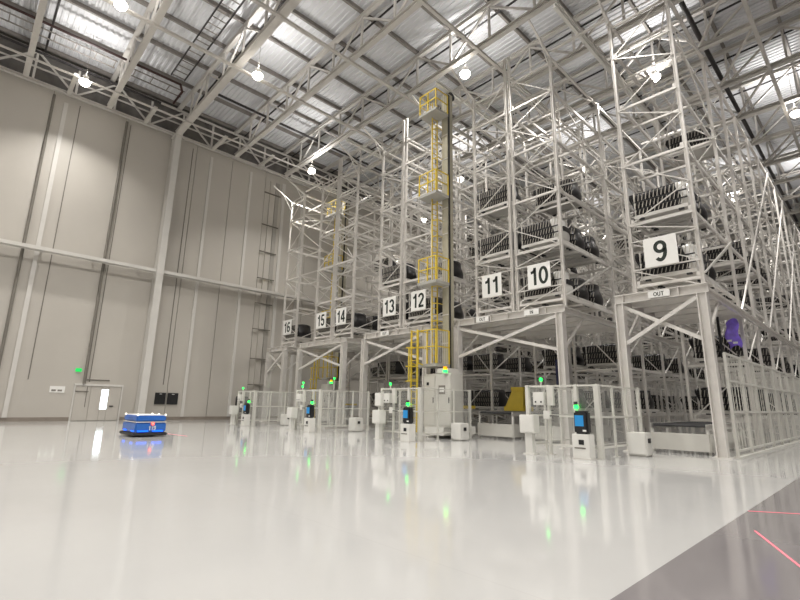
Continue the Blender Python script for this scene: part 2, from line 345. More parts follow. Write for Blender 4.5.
# cable ladder across the roof
ct=thing('cable_tray','black edged ladder cable tray across the roof in front of the wall column truss','cable tray',(-34,8.9,ZC+2))
for yy in (8.35,9.35): MB().box(-35,XR-4,yy-.03,yy+.03,ZD-.65,ZD-.5).build('side_rail','black_pipe',ct)
rg=MB(); x=-34.9
while x<XR-4: rg.box(x,x+.06,8.38,9.32,ZD-.62,ZD-.57); x+=.7
tag(rg.build('rungs','purlin',ct),kind='stuff')
# service frames (thin grey conduit ladders hung in the first bays)
for n_,(y0,y1,w_) in {'nearest the left edge':(-3.9,4.9,'first'),'next to the wall column truss':(5.8,9.6,'second')}.items():
    cf=thing('conduit_ladder','thin grey conduit ladder under the roof, %s'%n_,'conduit',(-36.7,y0,ZC+1.9))
    for xx in (-36.4,-35.5): MB().bar((xx,y0,ZC+1.9),(xx,y1,ZC+1.9),.07).build('conduit_run','purlin',cf)
    yy=y0+.3
    while yy<y1: MB().bar((-36.4,yy,ZC+1.95),(-35.5,yy,ZC+1.95),.06).build('cross_bar','purlin',cf); yy+=1.2

# ------------------------------------------------------------------ lamps
LZ=22.8
def lamp(x,y,label,power=1.,z=LZ):
    t=thing('high_bay_lamp',label,'lamp',(x,y,z),'round high bay lamps')
    MB().lathe((x,y,z),[(.29,.02),(.30,.10),(.20,.20),(.10,.26),(.10,.36)],16).build('housing','steel',t)
    MB().lathe((x,y,z),[(.08,-.30),(.22,-.25),(.31,-.13),(.34,0),(.30,.05)],20).build('lens','lens',t)
    MB().tube((x,y,z+.35),(x,y,ZD-.05),.015,6).build('hanger','purlin',t)
    ld=bpy.data.lights.new('lamp_light','AREA'); ld.shape='DISK'; ld.size=.5; ld.energy=LAMP_W*power; ld.color=(1,.968,.92); ld.spread=math.radians(126)
    lo=bpy.data.objects.new('lamp_light',ld); COL.objects.link(lo); lo.parent=t; lo.location=(0,0,-.32)
    MB().lathe((x,y,z),[(.17,.36),(.19,.40),(.12,.46)],14).build('added_top_glow','uplight_glow',t)  # glowing top piece added to the lamp to go with the uplight
    ud=bpy.data.lights.new('added_roof_fill','AREA'); ud.shape='DISK'; ud.size=.4; ud.energy=LAMP_W*power*UP; ud.color=(1,.975,.945); ud.spread=math.radians(175)  # added upward fill that brightens the roof deck
    uo=bpy.data.objects.new('added_roof_fill',ud); COL.objects.link(uo); uo.parent=t; uo.location=(0,0,.48); uo.rotation_euler=(math.pi,0,0)
LAMP_W=1150; UP=.28
LAMPS=[(-36.2,3.3,'round high bay lamp glowing over the cream wall near the left edge'),(-26.9,11.7,'bright round lamp hung beside a roof tie right of the wall column'),
 (-27.0,3.4,'round lamp at the top edge of the picture near the left corner'),(-16.8,21.6,'yellowish round lamp just above the crane mast'),(-8.0,30.9,'round lamp high behind the racks with boards 9 and 10'),
 (-35.6,21.7,'round lamp above the rack with board 16 in the far corner'),(-2.0,42.5,'large bright lamp at the right edge of the picture'),
 (-17.3,2.6,'high bay lamp above the open floor, out of the picture'),(-8,2.6,'high bay lamp above the viewer, out of the picture'),(1.5,2.6,'high bay lamp above the grey strip, out of the picture'),
 (-8.0,11.8,'high bay lamp over the open floor before board 9, out of the picture'),(1.2,12,'high bay lamp over the grey strip before the racks, out of the picture'),(3.5,24,'high bay lamp right of the racks, out of the picture'),
 (-17.3,-7,'high bay lamp behind the viewer on the left'),(-27,-7,'high bay lamp far left behind the viewer'),(-6,-8,'high bay lamp behind the viewer'),(6,-6,'high bay lamp behind the viewer on the right'),(10,14,'high bay lamp over the far right floor'),(10,30,'high bay lamp along the right wall'),(-36.5,-6,'high bay lamp over the cream wall beyond the left edge'),
 (-15.6,12.2,'high bay lamp over the open floor before board 12, out of the picture')]
LAMPS += [(-17.1,39.5,'small glowing lamp seen deep between the racks with boards 9 and 10'),(-26.5,33,'lamp hidden deep among the racks behind board 13'),(-36.2,38,'lamp far down the gap between the cream wall and the last rack'),
 (-9.0,57,'lamp far down the roof above the row with board 9'),(-1.8,60,'lamp far down the roof right of the racks'),(-24,55,'lamp deep at the far end of the racks')]
for x_,y_,l_ in LAMPS:
    if 'board 16' in l_: lamp(x_*.915,y_*.915,l_,1.,21.5)
    else: lamp(x_*.975,y_*.975,l_,1.8 if ('right edge' in l_ or 'right of the racks' in l_) else 1.)

# ------------------------------------------------------------------ storage racks
YF=18.04; YU=19.05
YP=[24.5+3.3*i for i in range(12)]
YE=YP[-1]
LV=[6.35,8.95,11.6,14.25,16.9]
ZT=18.7; ZT2=20.1
def rack(label, pairs, xl, xr, signs, deck_texts):
    r=thing('storage_rack',label,'storage rack',((xl+xr)/2,YF,0),'numbered steel storage racks')
    lines=[x for p in pairs for x in p]; outer=(min(lines),max(lines))
    # portal
    for px in (xl+.17,xr-.17):
        p=MB().hbeam((px,YF,.03),(px,YF,5.38),.33,.30,.035,up=(1,0,0)).build('portal_post','rack',r)
        MB().box(px-.26,px+.26,YF-.24,YF+.24,0,.035).build('base_plate','steel',p)
    fb=MB(); fb.chan((xl-.02,YF,5.56),(xr+.02,YF,5.56),.16,.34,.03)
    x=xl+.3
    while x<xr: fb.box(x-.012,x+.012,YF-.08,YF+.07,5.42,5.70); x+=.95
    fb.build('deck_front_beam','rack',r)
    for px in (xl+.12,xr-.12): MB().chan((px,YF+.1,5.55),(px,YE,5.55),.12,.28,.025).build('deck_side_beam','rack',r)
    for yy in (19.2,20.5,21.8,23.1,24.4): MB().box(xl+.2,xr-.2,yy-.05,yy+.05,5.40,5.60).build('deck_joist','rack',r)
    MB().box(xl+.2,xr-.2,YF+.12,24.4,5.61,5.66).build('deck_plate','rack',r)
    for a,b in (((xl+.3,YF-.06,3.85),(xr-.35,YF-.06,5.25)),((xl+.3,YF+.06,5.25),(xr-.35,YF+.06,3.85))):
        MB().bar(a,b,.10,.13).build('portal_brace','rack',r)
    for px in (xl+.17,xr-.17):
        MB().bar((px,YF+.15,3.85),(px,YF+2.0,5.35),.09).build('knee_brace','rack',r)
    # uprights
    for x in lines:
        inner = len(pairs)>1 and x not in outer
        MB().hbeam((x,YU,5.67),(x,YU,ZT2 if inner else ZT),.14,.13,.02,up=(1,0,0)).build('upright','rack',r)
    ups=[(( x,y,0),(x,y,ZT2 if (len(pairs)>1 and x not in outer) else ZT),.12,.12,(1,0,0)) for x in lines for y in YP]
    members(r,'upright',ups,'rack',60)
    for x in outer:                                        # bent top arms leaning out over the front
        MB().bar((x,YU,ZT-.05),(x,YU-1.9,ZT+.9),.09).build('top_arm','rack',r)
        MB().bar((x,YU-.9,ZT+.40),(x,YU,ZT-.9),.05).build('arm_brace','rack',r)
    # rails along the aisle
    rails=[]
    for a,b in pairs:
        for x,s in ((a,1),(b,-1)):
            for z in LV: rails.append(((x+s*.13,YU,z),(x+s*.13,YE,z),.10,.14))
            for z in (1.2,3.6): rails.append(((x+s*.13,YP[0],z),(x+s*.13,YE,z),.10,.14))
            rails.append(((x,YU,ZT-.06),(x,YE,ZT-.06),.10,.12))
    members(r,'shelf_rail','' or rails,'rack',100)
    cr=[]
    for a,b in pairs:
        for z in LV+[ZT-.2]:
            for y in [YU+.02]+YP: cr.append(((a,y,z-.14),(b,y,z-.14),.07,.11))
            for y in (20.75,22.6): cr.append(((a,y,z-.14),(b,y,z-.14),.06,.09))
        for z in (1.05,3.45):
            for y in YP: cr.append(((a,y,z),(b,y,z),.07,.11))
    members(r,'cross_beam',cr,'rack',100)
    lc=[]
    for a,b in pairs:
        for j,y in enumerate(YP):
            zs=[.3]+[1.05,3.45]+LV+[ZT-.2]
            for k,(z0,z1) in enumerate(zip(zs[:-1],zs[1:])):
                p,q=((a,y+.05,z0),(b,y+.05,z1-.15)) if (k+j)%2 else ((b,y+.05,z0),(a,y+.05,z1-.15))
                lc.append((p,q,.05))
        # horizontal bracing inside the shelves
        for z in (LV[1],LV[3],ZT-.2):
            for k,(y0,y1) in enumerate(zip([YU]+YP[:-1],YP)):
                p,q=((a,y0,z-.2),(b,y1,z-.2)) if k%2 else ((b,y0,z-.2),(a,y1,z-.2)); lc.append((p,q,.05))
    members(r,'lacing',[s+(s[2],) for s in lc],'rack',100)
    # front face: thin rails and zigzag bars
    for i,(a,b) in enumerate(pairs):
        yy=YU-.10
        for z in (5.85,6.85,8.02,8.72,11.38,14.02,16.68,ZT-.1):
            MB().bar((a,yy,z),(b,yy,z),.045).build('front_rail','rack',r)
        zz=[8.1,8.75,10.0,11.4,12.9,14.0,15.6,16.7,ZT-.15]
        for k,(z0,z1) in enumerate(zip(zz[:-1],zz[1:])):
            p,q=((a,yy+.02,z0),(b,yy+.02,z1)) if (k+i)%2 else ((b,yy+.02,z0),(a,yy+.02,z1))
            MB().bar(p,q,.04).build('front_brace','rack',r)
        p,q=((a,yy+.02,5.9),(b,yy+.02,6.85)) if i%2 else ((b,yy+.02,5.9),(a,yy+.02,6.85))
        MB().bar(p,q,.04).build('front_brace','rack',r)
        p,q=((a,yy+.03,6.85),(b,yy+.03,8.0)) if i%2 else ((b,yy+.03,6.85),(a,yy+.03,8.0))
        MB().bar(p,q,.04).build('front_brace','rack',r)
    # long diagonals on the outer faces
    sd=[]
    for x,s in ((outer[0],-1),(outer[1],1)):
        for y0 in (24.5,31.1,37.7,44.3):
            sd.append(((x+s*.11,y0,5.8),(x+s*.11,min(y0+16.5,YE),5.8+12.8*min(1,(YE-y0)/16.5)),.07,.09))
        for k,(z0,z1) in enumerate(zip(LV,LV[1:]+[ZT])):
            y0,y1=(YU,YP[0]) if k%2==0 else (YP[0],YU)
            sd.append(((x+s*.09,y0,z0),(x+s*.09,y1,z1),.05,.06))
        for y0,y1 in zip(YP[0:-1:2],YP[1::2]):
            sd.append(((x+s*.09,y0,3.6),(x+s*.09,y1,5.5),.05,.06))
    members(r,'side_brace',sd,'rack',100)
    for num,x0,x1 in signs:
        sg=MB().box(x0,x1,YU-.19,YU-.15,6.85,8.02).build('number_board','board',r,.004); sg['label']='white board with the black number %s'%num
        text(num,'numeral',.84 if len(num)==1 else .84,((x0+x1)/2,YU-.19,7.43),sg,'ink')
        for xx in (x0+.15,x1-.15): MB().box(xx-.03,xx+.03,YU-.15,YU-.11,6.8,8.05).build('clip','steel',sg)
    for word,cx in deck_texts:
        pl=MB().box(cx-.36,cx+.36,YF-.115,YF-.085,5.44,5.68).build('word_plate','board',r); pl['label']='white plate reading %s'%word
        text(word,'lettering',.15,(cx,YF-.115,5.56),pl,'ink')
    return r
R9=rack('tall steel storage rack with the number board 9, nearest on the right',[(-6.5,-4.17)],-6.93,-3.86,[('9',-5.99,-4.82)],[('OUT',-5.35)])
R10=rack('double steel storage rack with number boards 11 and 10',[(-14.25,-12.1),(-11.83,-9.47)],-14.92,-9.05,[('11',-13.8,-12.63),('10',-11.16,-10.0)],[('OUT',-13.15),('IN',-10.5)])
R12=rack('double steel storage rack with number boards 13 and 12, behind the yellow crane ladder',[(-22.0,-20.03),(-19.72,-17.35)],-22.3,-16.75,[('13',-21.45,-20.3),('12',-18.96,-17.78)],[('OUT',-20.2)])
R14=rack('double steel storage rack with number boards 15 and 14',[(-29.3,-27.2),(-26.95,-24.76)],-29.75,-24.1,[('15',-28.95,-27.7),('14',-26.45,-25.3)],[])
R16=rack('narrow steel storage rack with number board 16, next to the cream wall',[(-34.1,-32.0)],-34.4,-31.55,[('16',-33.75,-32.5)],[])

# ------------------------------------------------------------------ bumpers on carriers
def bumper_mesh(mat):
    m=MB(); NU,NZ=12,8; H=1.06
    def pt(i,k,off):
        s=-1+2*i/NU; t=k/NZ
        a=s*1.25
        y=.70*math.sin(a)/math.sin(1.25); x=.42*(math.cos(a)-1)
        x+= .07*math.sin(t*math.pi*1.7)-.05*t + off*math.cos(a); y+= off*math.sin(a)
        z=t*(H-.16*s*s)+.05*s*s
        return (x,y,z)
    for off in (0,-.022):
        m.add([pt(i,k,off) for i in range(NU+1) for k in range(NZ+1)],[(i*(NZ+1)+k,(i+1)*(NZ+1)+k,(i+1)*(NZ+1)+k+1,i*(NZ+1)+k+1) for i in range(NU) for k in range(NZ)])
    N=(NU+1)*(NZ+1); g=lambda i,k:i*(NZ+1)+k
    for i in range(NU):
        for k in (0,NZ): m.f.append((g(i,k),g(i+1,k),N+g(i+1,k),N+g(i,k)))
    for k in range(NZ):
        for i in (0,NU): m.f.append((g(i,k),g(i,k+1),N+g(i,k+1),N+g(i,k)))
    # lower lip
    m.smooth=True
    return m
bp_proto={}
for k,mt in (('black','bumper'),('white','bumper_white')):
    o=bumper_mesh(mt).build('car_bumper',mt); 
    bp_proto[k]=o
gm=MB().box(-.1,.09,-.32,.32,.40,.62)
gr=gm.build('grille_opening','black',bp_proto['white'],.02)
bp_used={'black':False,'white':False}
def put_bumper(kind,loc,label,group):
    src=bp_proto[kind]
    if not bp_used[kind]: o=src; bp_used[kind]=True; new=False
    else:
        o=src.copy(); COL.objects.link(o); new=True
        for ch in list(src.children):
            c=ch.copy(); COL.objects.link(c); c.parent=o
    o.location=loc; tag(o,label,'bumper',group)
    return o
cr_proto=None
CW=1.94; CD=1.50
def make_carrier():
    t=thing('bumper_carrier','','carrier')
    b=MB()
    for y in (-CD/2+.05,CD/2-.05): b.box(-CW/2,CW/2,y-.05,y+.05,.06,.20)
    for x in (-CW/2+.05,CW/2-.05): b.box(x-.05,x+.05,-CD/2+.1,CD/2-.1,.06,.20)
    b.box(-CW/2+.1,CW/2-.1,-CD/2+.1,CD/2-.1,.17,.20).build('base_frame','steel',t)
    for x in (-CW/2+.25,CW/2-.25):
        for y in (-CD/2+.06,CD/2-.06): MB().box(x-.09,x+.09,y-.06,y+.06,0,.06).build('foot','black',t)
    for x in (-CW/2+.03,):
        MB().bar((x,-CD/2+.05,.2),(x,-CD/2+.05,1.25),.05).bar((x,CD/2-.05,.2),(x,CD/2-.05,1.25),.05).bar((x,-CD/2+.05,1.22),(x,CD/2-.05,1.22),.05).build('end_frame','steel',t)
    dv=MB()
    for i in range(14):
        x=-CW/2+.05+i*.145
        for z,h in ((.23,.20),(.50,.24),(.82,.30)): dv.bar((x-.02,-CD/2+.02,z),(x+.035,-CD/2+.02,z+h),.022,.03)  # slanted strips painted in as highlights between the bumper ends
    MB().bar((-CW/2,-CD/2+.05,.47),(CW/2,-CD/2+.05,.47),.05).bar((-CW/2,-CD/2+.05,.78),(CW/2,-CD/2+.05,.78),.05).build('support_bar','black',t)
    dv.build('gap_highlight_strips','gap_highlight',t)
    return t
def put_carrier(loc,label,group='bumper carriers on the shelves'):
    global cr_proto
    if cr_proto is None: cr_proto=make_carrier(); o=cr_proto
    else:
        o=cr_proto.copy(); COL.objects.link(o)
        for ch in list(cr_proto.children):
            c=ch.copy(); COL.objects.link(c); c.parent=o
    o.location=loc; tag(o,label,'carrier',group); return o
PAIR={9:(-6.5,-4.17),10:(-11.83,-9.47),11:(-14.25,-12.1),12:(-19.72,-17.35),13:(-22.0,-20.03),14:(-26.95,-24.76),15:(-29.3,-27.2),16:(-34.1,-32.0)}
YJ=[19.95,21.6,23.25]
WN={9:'nine',10:'ten',11:'eleven',12:'twelve',13:'thirteen',14:'fourteen',15:'fifteen',16:'sixteen'}
LVN=['lowest','second','third','fourth']
DN=['front','second','third']
loads=[(9,0,0),(9,1,0),(9,0,1),(9,1,1),(10,0,0),(10,1,0),(10,0,1),(10,1,1),(10,0,2),(10,1,2),(10,2,1),(11,1,0),(11,2,0),(11,1,1),(12,0,0),(12,1,1),(12,0,1),(13,0,0),(13,1,0),(14,0,0),(14,0,1),(15,0,0),(16,0,0)]
WH={(9,0,0),(9,1,0),(10,0,0),(10,1,0)}
for (n_,l,j) in loads:
    a,b=PAIR[n_]; cx=(a+b)/2; y=YJ[j]; z=LV[l]+.072
    put_carrier((cx,y,z),'pale carrier holding the %s load of bumpers on the %s shelf of row %s'%(DN[j],LVN[l],WN[n_]))
    grp='bumpers in the %s load on the %s shelf of row %s'%(DN[j],LVN[l],WN[n_])
    for i in range(13):
        x=cx-CW/2+.22+i*.145; last=i==12
        if last and (n_,l,j) in WH: put_bumper('white',(x,y,z+.205),'white bumper at the right end of the %s shelf of row %s'%(LVN[l],WN[n_]),None)
        else: put_bumper('black',(x,y,z+.205),'black bumper in the %s load on the %s shelf of row %s'%(DN[j],LVN[l],WN[n_]),grp)
# deeper loads: carriers one by one, their bumpers as one uncountable mass
far=MB(); tmpl=bp_proto['black'].data; tv=[v.co.copy() for v in tmpl.vertices]; tf=[tuple(p.vertices) for p in tmpl.polygons]
rnd=random.Random(3); cnt=0
for n_,(a,b) in PAIR.items():
    cx=(a+b)/2
    for bay in range(0,7):
        for zi,z in enumerate([1.2,3.6]+LV[:4]):
            if rnd.random()>(.30 if zi>=2 else .62): continue  # extra dark loads added low down to darken the space under the decks
            y=YP[bay]+1.65
            put_carrier((cx,y,z+.072),'carrier of black bumpers deep inside the racks at row %s'%WN[n_],'deep bumper carriers at row %s'%WN[n_]); cnt+=1
            for i in range(13):
                o=V((cx-CW/2+.20+i*.14,y,z+.277)); far.add([v+o for v in tv],tf)
far.smooth=True
tag(far.build('car_bumper','bumper'),'mass of black bumpers deep inside the racks','bumper',kind='stuff')

# ------------------------------------------------------------------ cranes
def crane(dx,dy,label,full=True):
    t=thing('stacker_crane',label,'crane',(-15.1+dx,17.3+dy,0))
    X=lambda x:x+dx
    Y=lambda y:y+dy
    MB().box(X(-15.6),X(-14.4),Y(16.5),Y(18.9),.14,.5).build('base_carriage','white',t,.02)
    for y in (16.75,18.6): MB().tube((X(-15.2),Y(y),.30),(X(-15.0),Y(y),.30),.19,16).build('wheel','darkrubber',t)
    mast=MB().box(X(-15.35),X(-14.95),Y(17.55),Y(18.0),.5,18.75).build('mast','mastard',t,.01)
    for k in range(12):
        z=1.6+k*1.45; MB().box(X(-15.37),X(-14.93),Y(17.53),Y(17.55),z,z+.05).build('mast_band','steel',mast)
    MB().box(X(-14.95),X(-14.90),Y(17.6),Y(17.7),.6,18.6).build('cable_chain','black',t)
    MB().tube((X(-15.85),Y(17.3),3.45),(X(-15.85),Y(17.3),18.2),.07,8).build('white_pole','white',t)
    ld=MB()
    for y in (16.98,17.38): ld.bar((X(-15.55),Y(y),3.4),(X(-15.55),Y(y),18.1),.05)
    z=3.6
    while z<18: ld.bar((X(-15.55),Y(16.98),z),(X(-15.55),Y(17.38),z),.03); z+=.3
    z=5.6
    while z<17.8:
        ld.bar((X(-15.55),Y(16.98),z),(X(-15.2),Y(16.98),z),.03).bar((X(-15.2),Y(16.98),z),(X(-15.2),Y(17.38),z),.03); z+=.9
    ld.build('mast_ladder','yellow',t)
    for z,h in ((3.45,1.65),(7.6,1.25),(12.4,1.2),(17.3,1.15)):
        c=MB().box(X(-16.1),X(-14.85),Y(16.5),Y(17.52),z-.14,z).build('platform','duct2',t)
        rl=MB()
        for x,y in ((-16.07,16.53),(-15.46,16.53),(-14.88,16.53),(-14.88,17.5),(-16.07,17.5)): rl.bar((X(x),Y(y),z),(X(x),Y(y),z+h),.055)
        for f in (.5,1.):
            rl.bar((X(-16.07),Y(16.53),z+h*f),(X(-14.88),Y(16.53),z+h*f),.05).bar((X(-16.07),Y(16.53),z+h*f),(X(-16.07),Y(17.5),z+h*f),.05).bar((X(-14.88),Y(16.53),z+h*f),(X(-14.88),Y(17.5),z+h*f),.05)
        rl.build('railing','yellow',c)
        bars=MB()
        for k in range(1,8): bars.bar((X(-16.07+k*.149),Y(16.53),z),(X(-16.07+k*.149),Y(16.53),z+h),.018)
        for k in range(1,6): bars.bar((X(-14.88),Y(16.53+k*.16),z),(X(-14.88),Y(16.53+k*.16),z+h),.018)
        bars.build('infill_bars','steel',c)
    # access ladder from the floor
    al=MB()
    for x in (-16.13,-15.72): al.bar((X(x),Y(16.12),.25),(X(x),Y(16.12),5.1),.07)
    z=.6
    while z<5: al.bar((X(-16.13),Y(16.12),z),(X(-15.72),Y(16.12),z),.03); z+=.3
    for x in (-16.13,-15.72): al.bar((X(x),Y(16.12),3.5),(X(x),Y(16.52),3.4),.05).bar((X(x),Y(16.12),5.05),(X(x),Y(16.52),5.05),.05)
    for z in (2.6,3.3,4.2): al.bar((X(-16.13),Y(16.12),z),(X(-16.13),Y(15.75),z),.05).bar((X(-15.72),Y(16.12),z),(X(-15.72),Y(15.75),z),.05).bar((X(-16.13),Y(15.75),z),(X(-15.72),Y(15.75),z),.05)
    al.bar((X(-15.92),Y(15.75),2.55),(X(-15.92),Y(15.75),4.2),.05)
    al.build('access_ladder','yellow',t)
    cb=MB().box(X(-15.75),X(-14.0),Y(16.62),Y(17.45),.5,2.96).build('electric_cabinet','cabgrey',t,.02)
    for a,b in ((-15.72,-15.0),(-14.97,-14.03)):
        d_=MB().box(X(a),X(b),Y(16.585),Y(16.615),.6,2.85).build('cabinet_door','cabgrey',cb,.008)
        MB().box(X(b-.12),X(b-.08),Y(16.56),Y(16.585),1.6,1.85).build('door_handle','black',d_)
    MB().box(X(-15.52),X(-15.38),Y(16.57),Y(16.584),2.42,2.56).build('fan_grille','black',cb)
    MB().box(X(-14.75),X(-14.35),Y(16.57),Y(16.584),2.0,2.4).build('display_window','seam',cb)
    MB().box(X(-14.7),X(-14.4),Y(16.565),Y(16.572),2.1,2.3).build('display','board',cb)
    MB().box(X(-14.9),X(-14.2),Y(16.62),Y(17.45),2.97,3.2).build('cabinet_roof','steel',t)
    a_=MB().tube((X(-14.32),Y(16.55),2.98),(X(-14.32),Y(16.55),3.12),.09,12).build('green_lamp','green',t)
    MB().tube((X(-14.32),Y(16.55),3.12),(X(-14.32),Y(16.55),3.26),.09,12).build('amber_lamp','orange',a_)
    MB().box(X(-14.42),X(-14.22),Y(16.45),Y(16.65),2.93,2.98).build('lamp_bracket','steel',a_)
    MB().bar((X(-15.15),Y(17.75),18.7),(X(-15.15),Y(18.9),18.78),.2).build('top_arm','white',t)
    MB().tube((X(-15.25),Y(18.0),18.75),(X(-15.0),Y(18.0),18.75),.26,14).build('guide_wheel','black',t)
    MB().box(X(-16.3),X(-15.0),Y(18.25),Y(19.7),1.35,1.5).box(X(-15.4),X(-14.98),Y(18.01),Y(18.3),1.0,2.3).build('lift_carriage','yellow',t)
    return t
crane(0,0,'tall stacker crane with yellow ladder and caged platforms, standing between boards 12 and 11')
crane(-15.5,4.55,'stacker crane with yellow ladder hidden in the gap between boards 16 and 15')
for (x0,x1),nm in (((-9.35,-6.6),'10 and 9'),((-17.25,-14.35),'12 and 11'),((-24.65,-22.1),'14 and 13'),((-31.9,-29.4),'16 and 15')):
    cx=(x0+x1)/2 if nm!='12 and 11' else -15.1
    if nm=='16 and 15': cx=-30.6
    tr=thing('crane_top_rail','steel crane guide rail high up in the aisle between boards %s'%nm,'crane rail',(cx,YU,ZT+.3),'crane guide rails')
    MB().hbeam((cx,16.8,ZT+.42),(cx,YE,ZT+.42),.16,.2,.03).build('rail','white',tr)
    for y in [YU]+YP[::2]: MB().bar((x0-.0,y,ZT+.26),(x1+.0,y,ZT+.26),.09,.12).build('cross_tie','rack',tr)
    tag(MB().hbeam((cx,16.2,.07),(cx,YE,.07),.12,.14,.03).build('crane_floor_rail','steel'),'steel crane rail on the floor of the aisle between boards %s'%nm,'crane rail','crane floor rails')

# ------------------------------------------------------------------ fenced transfer stations
def station(x0,x1,nm,extra):
    y0,y1=14.4,17.75; H=2.22
    t=thing('safety_fence','light grey safety fence with clear panels before %s'%nm,'safety fence',((x0+x1)/2,y0,0),'station safety fences')
    W=x1-x0
    fx=[x0,x0+.32*W,x0+.72*W,x1]; wd=[.13,.09,.11,.16]
    for x,w_ in zip(fx,wd):
        p=MB().box(x-w_/2,x+w_/2,y0-w_/2,y0+w_/2,.02,H).build('post','fence',t,.006)
        MB().box(x-.11,x+.11,y0-.1,y0+.1,0,.02).build('foot_plate','steel',p)
    for y,w_ in ((15.5,.07),(16.6,.07),(y1,.11)):
        for x in (x0,x1):
            p=MB().box(x-w_/2,x+w_/2,y-w_/2,y+w_/2,.02,H).build('post','fence',t,.006)
            MB().box(x-.09,x+.09,y-.09,y+.09,0,.02).build('foot_plate','steel',p)
    for z in (.32,1.22,H-.04):
        for a,b in zip(fx[:-1],fx[1:]):
            if z<1 and a==fx[0]: pass
            MB().bar((a+.05,y0,z),(b-.05,y0,z),.055).build('rail','fence',t)
        for x in (x0,x1): MB().bar((x,y0+.08,z),(x,y1-.06,z),.05).build('rail','fence',t)
    for a,b in zip(fx[:-1],fx[1:]): MB().box(a+.07,b-.09,y0-.006,y0+.006,.36,H-.08).build('clear_panel','panel',t)
    for x in (x0,x1):
        for a,b in ((y0+.1,15.45),(15.55,16.55),(16.65,y1-.07)): MB().box(x-.006,x+.006,a,b,.36,H-.08).build('clear_panel','panel',t)
    # fittings on the fence
    cbx=MB().box(x0+.34,x0+.74,y0-.26,y0-.06,1.56,1.98).build('control_box','white',t,.015)
    for k in range(2): MB().tube((x0+.44+k*.2,y0-.275,1.66),(x0+.44+k*.2,y0-.255,1.66),.03,10).build('push_button','darkrubber',cbx)
    MB().box(x0+.80,x0+1.02,y0-.16,y0-.06,1.55,2.2).build('cable_box','fence',t)
    MB().tube((x0+.52,y0,H-.02),(x0+.52,y0,H+.14),.03,8).build('beacon_stem','fence',t)
    MB().lathe((x0+.52,y0,H+.13),[(.045,0),(.055,.04),(.045,.09),(.02,.11)],12).build('green_beacon','green',t)
    lx=fx[2]
    MB().box(lx-.02,lx+.08,y0-.14,y0-.06,1.46,1.57).build('green_light','green',t)
    MB().box(lx-.03,lx+.06,y0-.14,y0-.06,1.58,1.68).build('lamp_cap','darkrubber',t)
    lk=MB().box(fx[1]-.12,fx[1]+.12,y0-.18,y0-.06,1.12,1.38).build('door_lock','white',t,.01)
    MB().bar((fx[1]+.1,y0-.16,1.22),(fx[1]+.42,y0-.16,1.22),.035).build('lock_handle','darkrubber',lk)
    # operator terminal
    kx=x1-.36; ky=y0-.36
    k=thing('operator_terminal','operator terminal with blue screen on white pedestal by %s'%nm,'terminal',(kx,ky,0),'operator terminals')
    pd=MB().box(kx-.27,kx+.27,ky-.18,ky+.18,.02,.72).build('pedestal','white',k,.015)
    MB().box(kx-.06,kx+.10,ky-.19,ky-.18,.42,.56).build('socket','black',pd)
    MB().box(kx-.2,kx+.14,ky-.187,ky-.18,.30,.34).build('label_strip','seam',pd)
    bz=MB().box(kx-.22,kx+.22,ky-.12,ky+.14,.72,1.40).build('housing','black',k,.05)
    MB().box(kx-.17,kx+.10,ky-.128,ky-.119,.95,1.27).build('screen','screen',bz)
    MB().box(kx+.06,kx+.17,ky-.128,ky-.119,.80,.85).build('badge','board',bz)
    MB().box(kx-.30,kx+.30,ky-.2,ky+.2,0,.03).build('foot','steel',k)
    # white box on a stand
    bx_=x0+.28; by=y0-.42
    b=thing('junction_cabinet','white cabinet on a single leg by %s'%nm,'cabinet',(bx_,by,0),'leg mounted cabinets')
    cc=MB().box(bx_-.28,bx_+.25,by-.18,by+.18,.66,1.24).build('body','white',b,.015)
    MB().box(bx_-.25,bx_+.22,by-.195,by-.18,.69,1.21).build('door','white',cc,.005)
    MB().box(bx_-.13,bx_+.12,by-.1,by+.1,.03,.66).build('leg','white',b)
    MB().box(bx_-.2,bx_+.2,by-.16,by+.16,0,.03).build('foot_plate','steel',b)
    if extra:
        b2=MB().box(bx_-.34,bx_+.06,by+.0,by+.18,1.42,2.0).build('upper_box','white',b,.015)
        MB().bar((bx_-.14,by+.1,1.24),(bx_-.14,by+.1,1.42),.06).build('stem','white',b2)
    # low white box by the rack post
    jx=x1+.33; jy=16.6
    j=thing('floor_box','low white box on the floor right of %s'%nm,'box',(jx,jy,0),'low floor boxes')
    jb=MB().box(jx-.29,jx+.29,jy-.28,jy+.28,.03,.74).build('body','white',j,.02)
    MB().box(jx-.26,jx+.26,jy-.295,jy-.28,.07,.70).build('lid','white',jb,.005)
    MB().box(jx+.29,jx+.33,jy-.1,jy+.05,.42,.56).build('plug','black',jb)
    MB().box(jx-.25,jx+.25,jy-.24,jy+.24,0,.03).build('plinth','steel',j)
    return t
station(-8.72,-6.32,'the aisle between boards ten and nine',False)
station(-16.25,-13.85,'the aisle with the tall crane',True)
station(-23.6,-21.25,'the aisle between boards fourteen and thirteen',False)
station(-31.1,-28.7,'the aisle nearest the cream wall',False)
# loose signal poles behind the fences
for x,y,z,l in ((-27.2,17.0,2.75,'green signal lamp on a thin pole under the rack with board 15'),(-24.25,17.4,2.98,'green signal lamp on a thin pole beside the post of the rack with board 14')):
    t=thing('signal_pole',l,'signal lamp',(x,y,0)); MB().tube((x,y,0),(x,y,z),.03,8).build('pole','fence',t); MB().lathe((x,y,z),[(.045,0),(.055,.04),(.045,.09),(.02,.11)],12).build('green_lens','green',t)

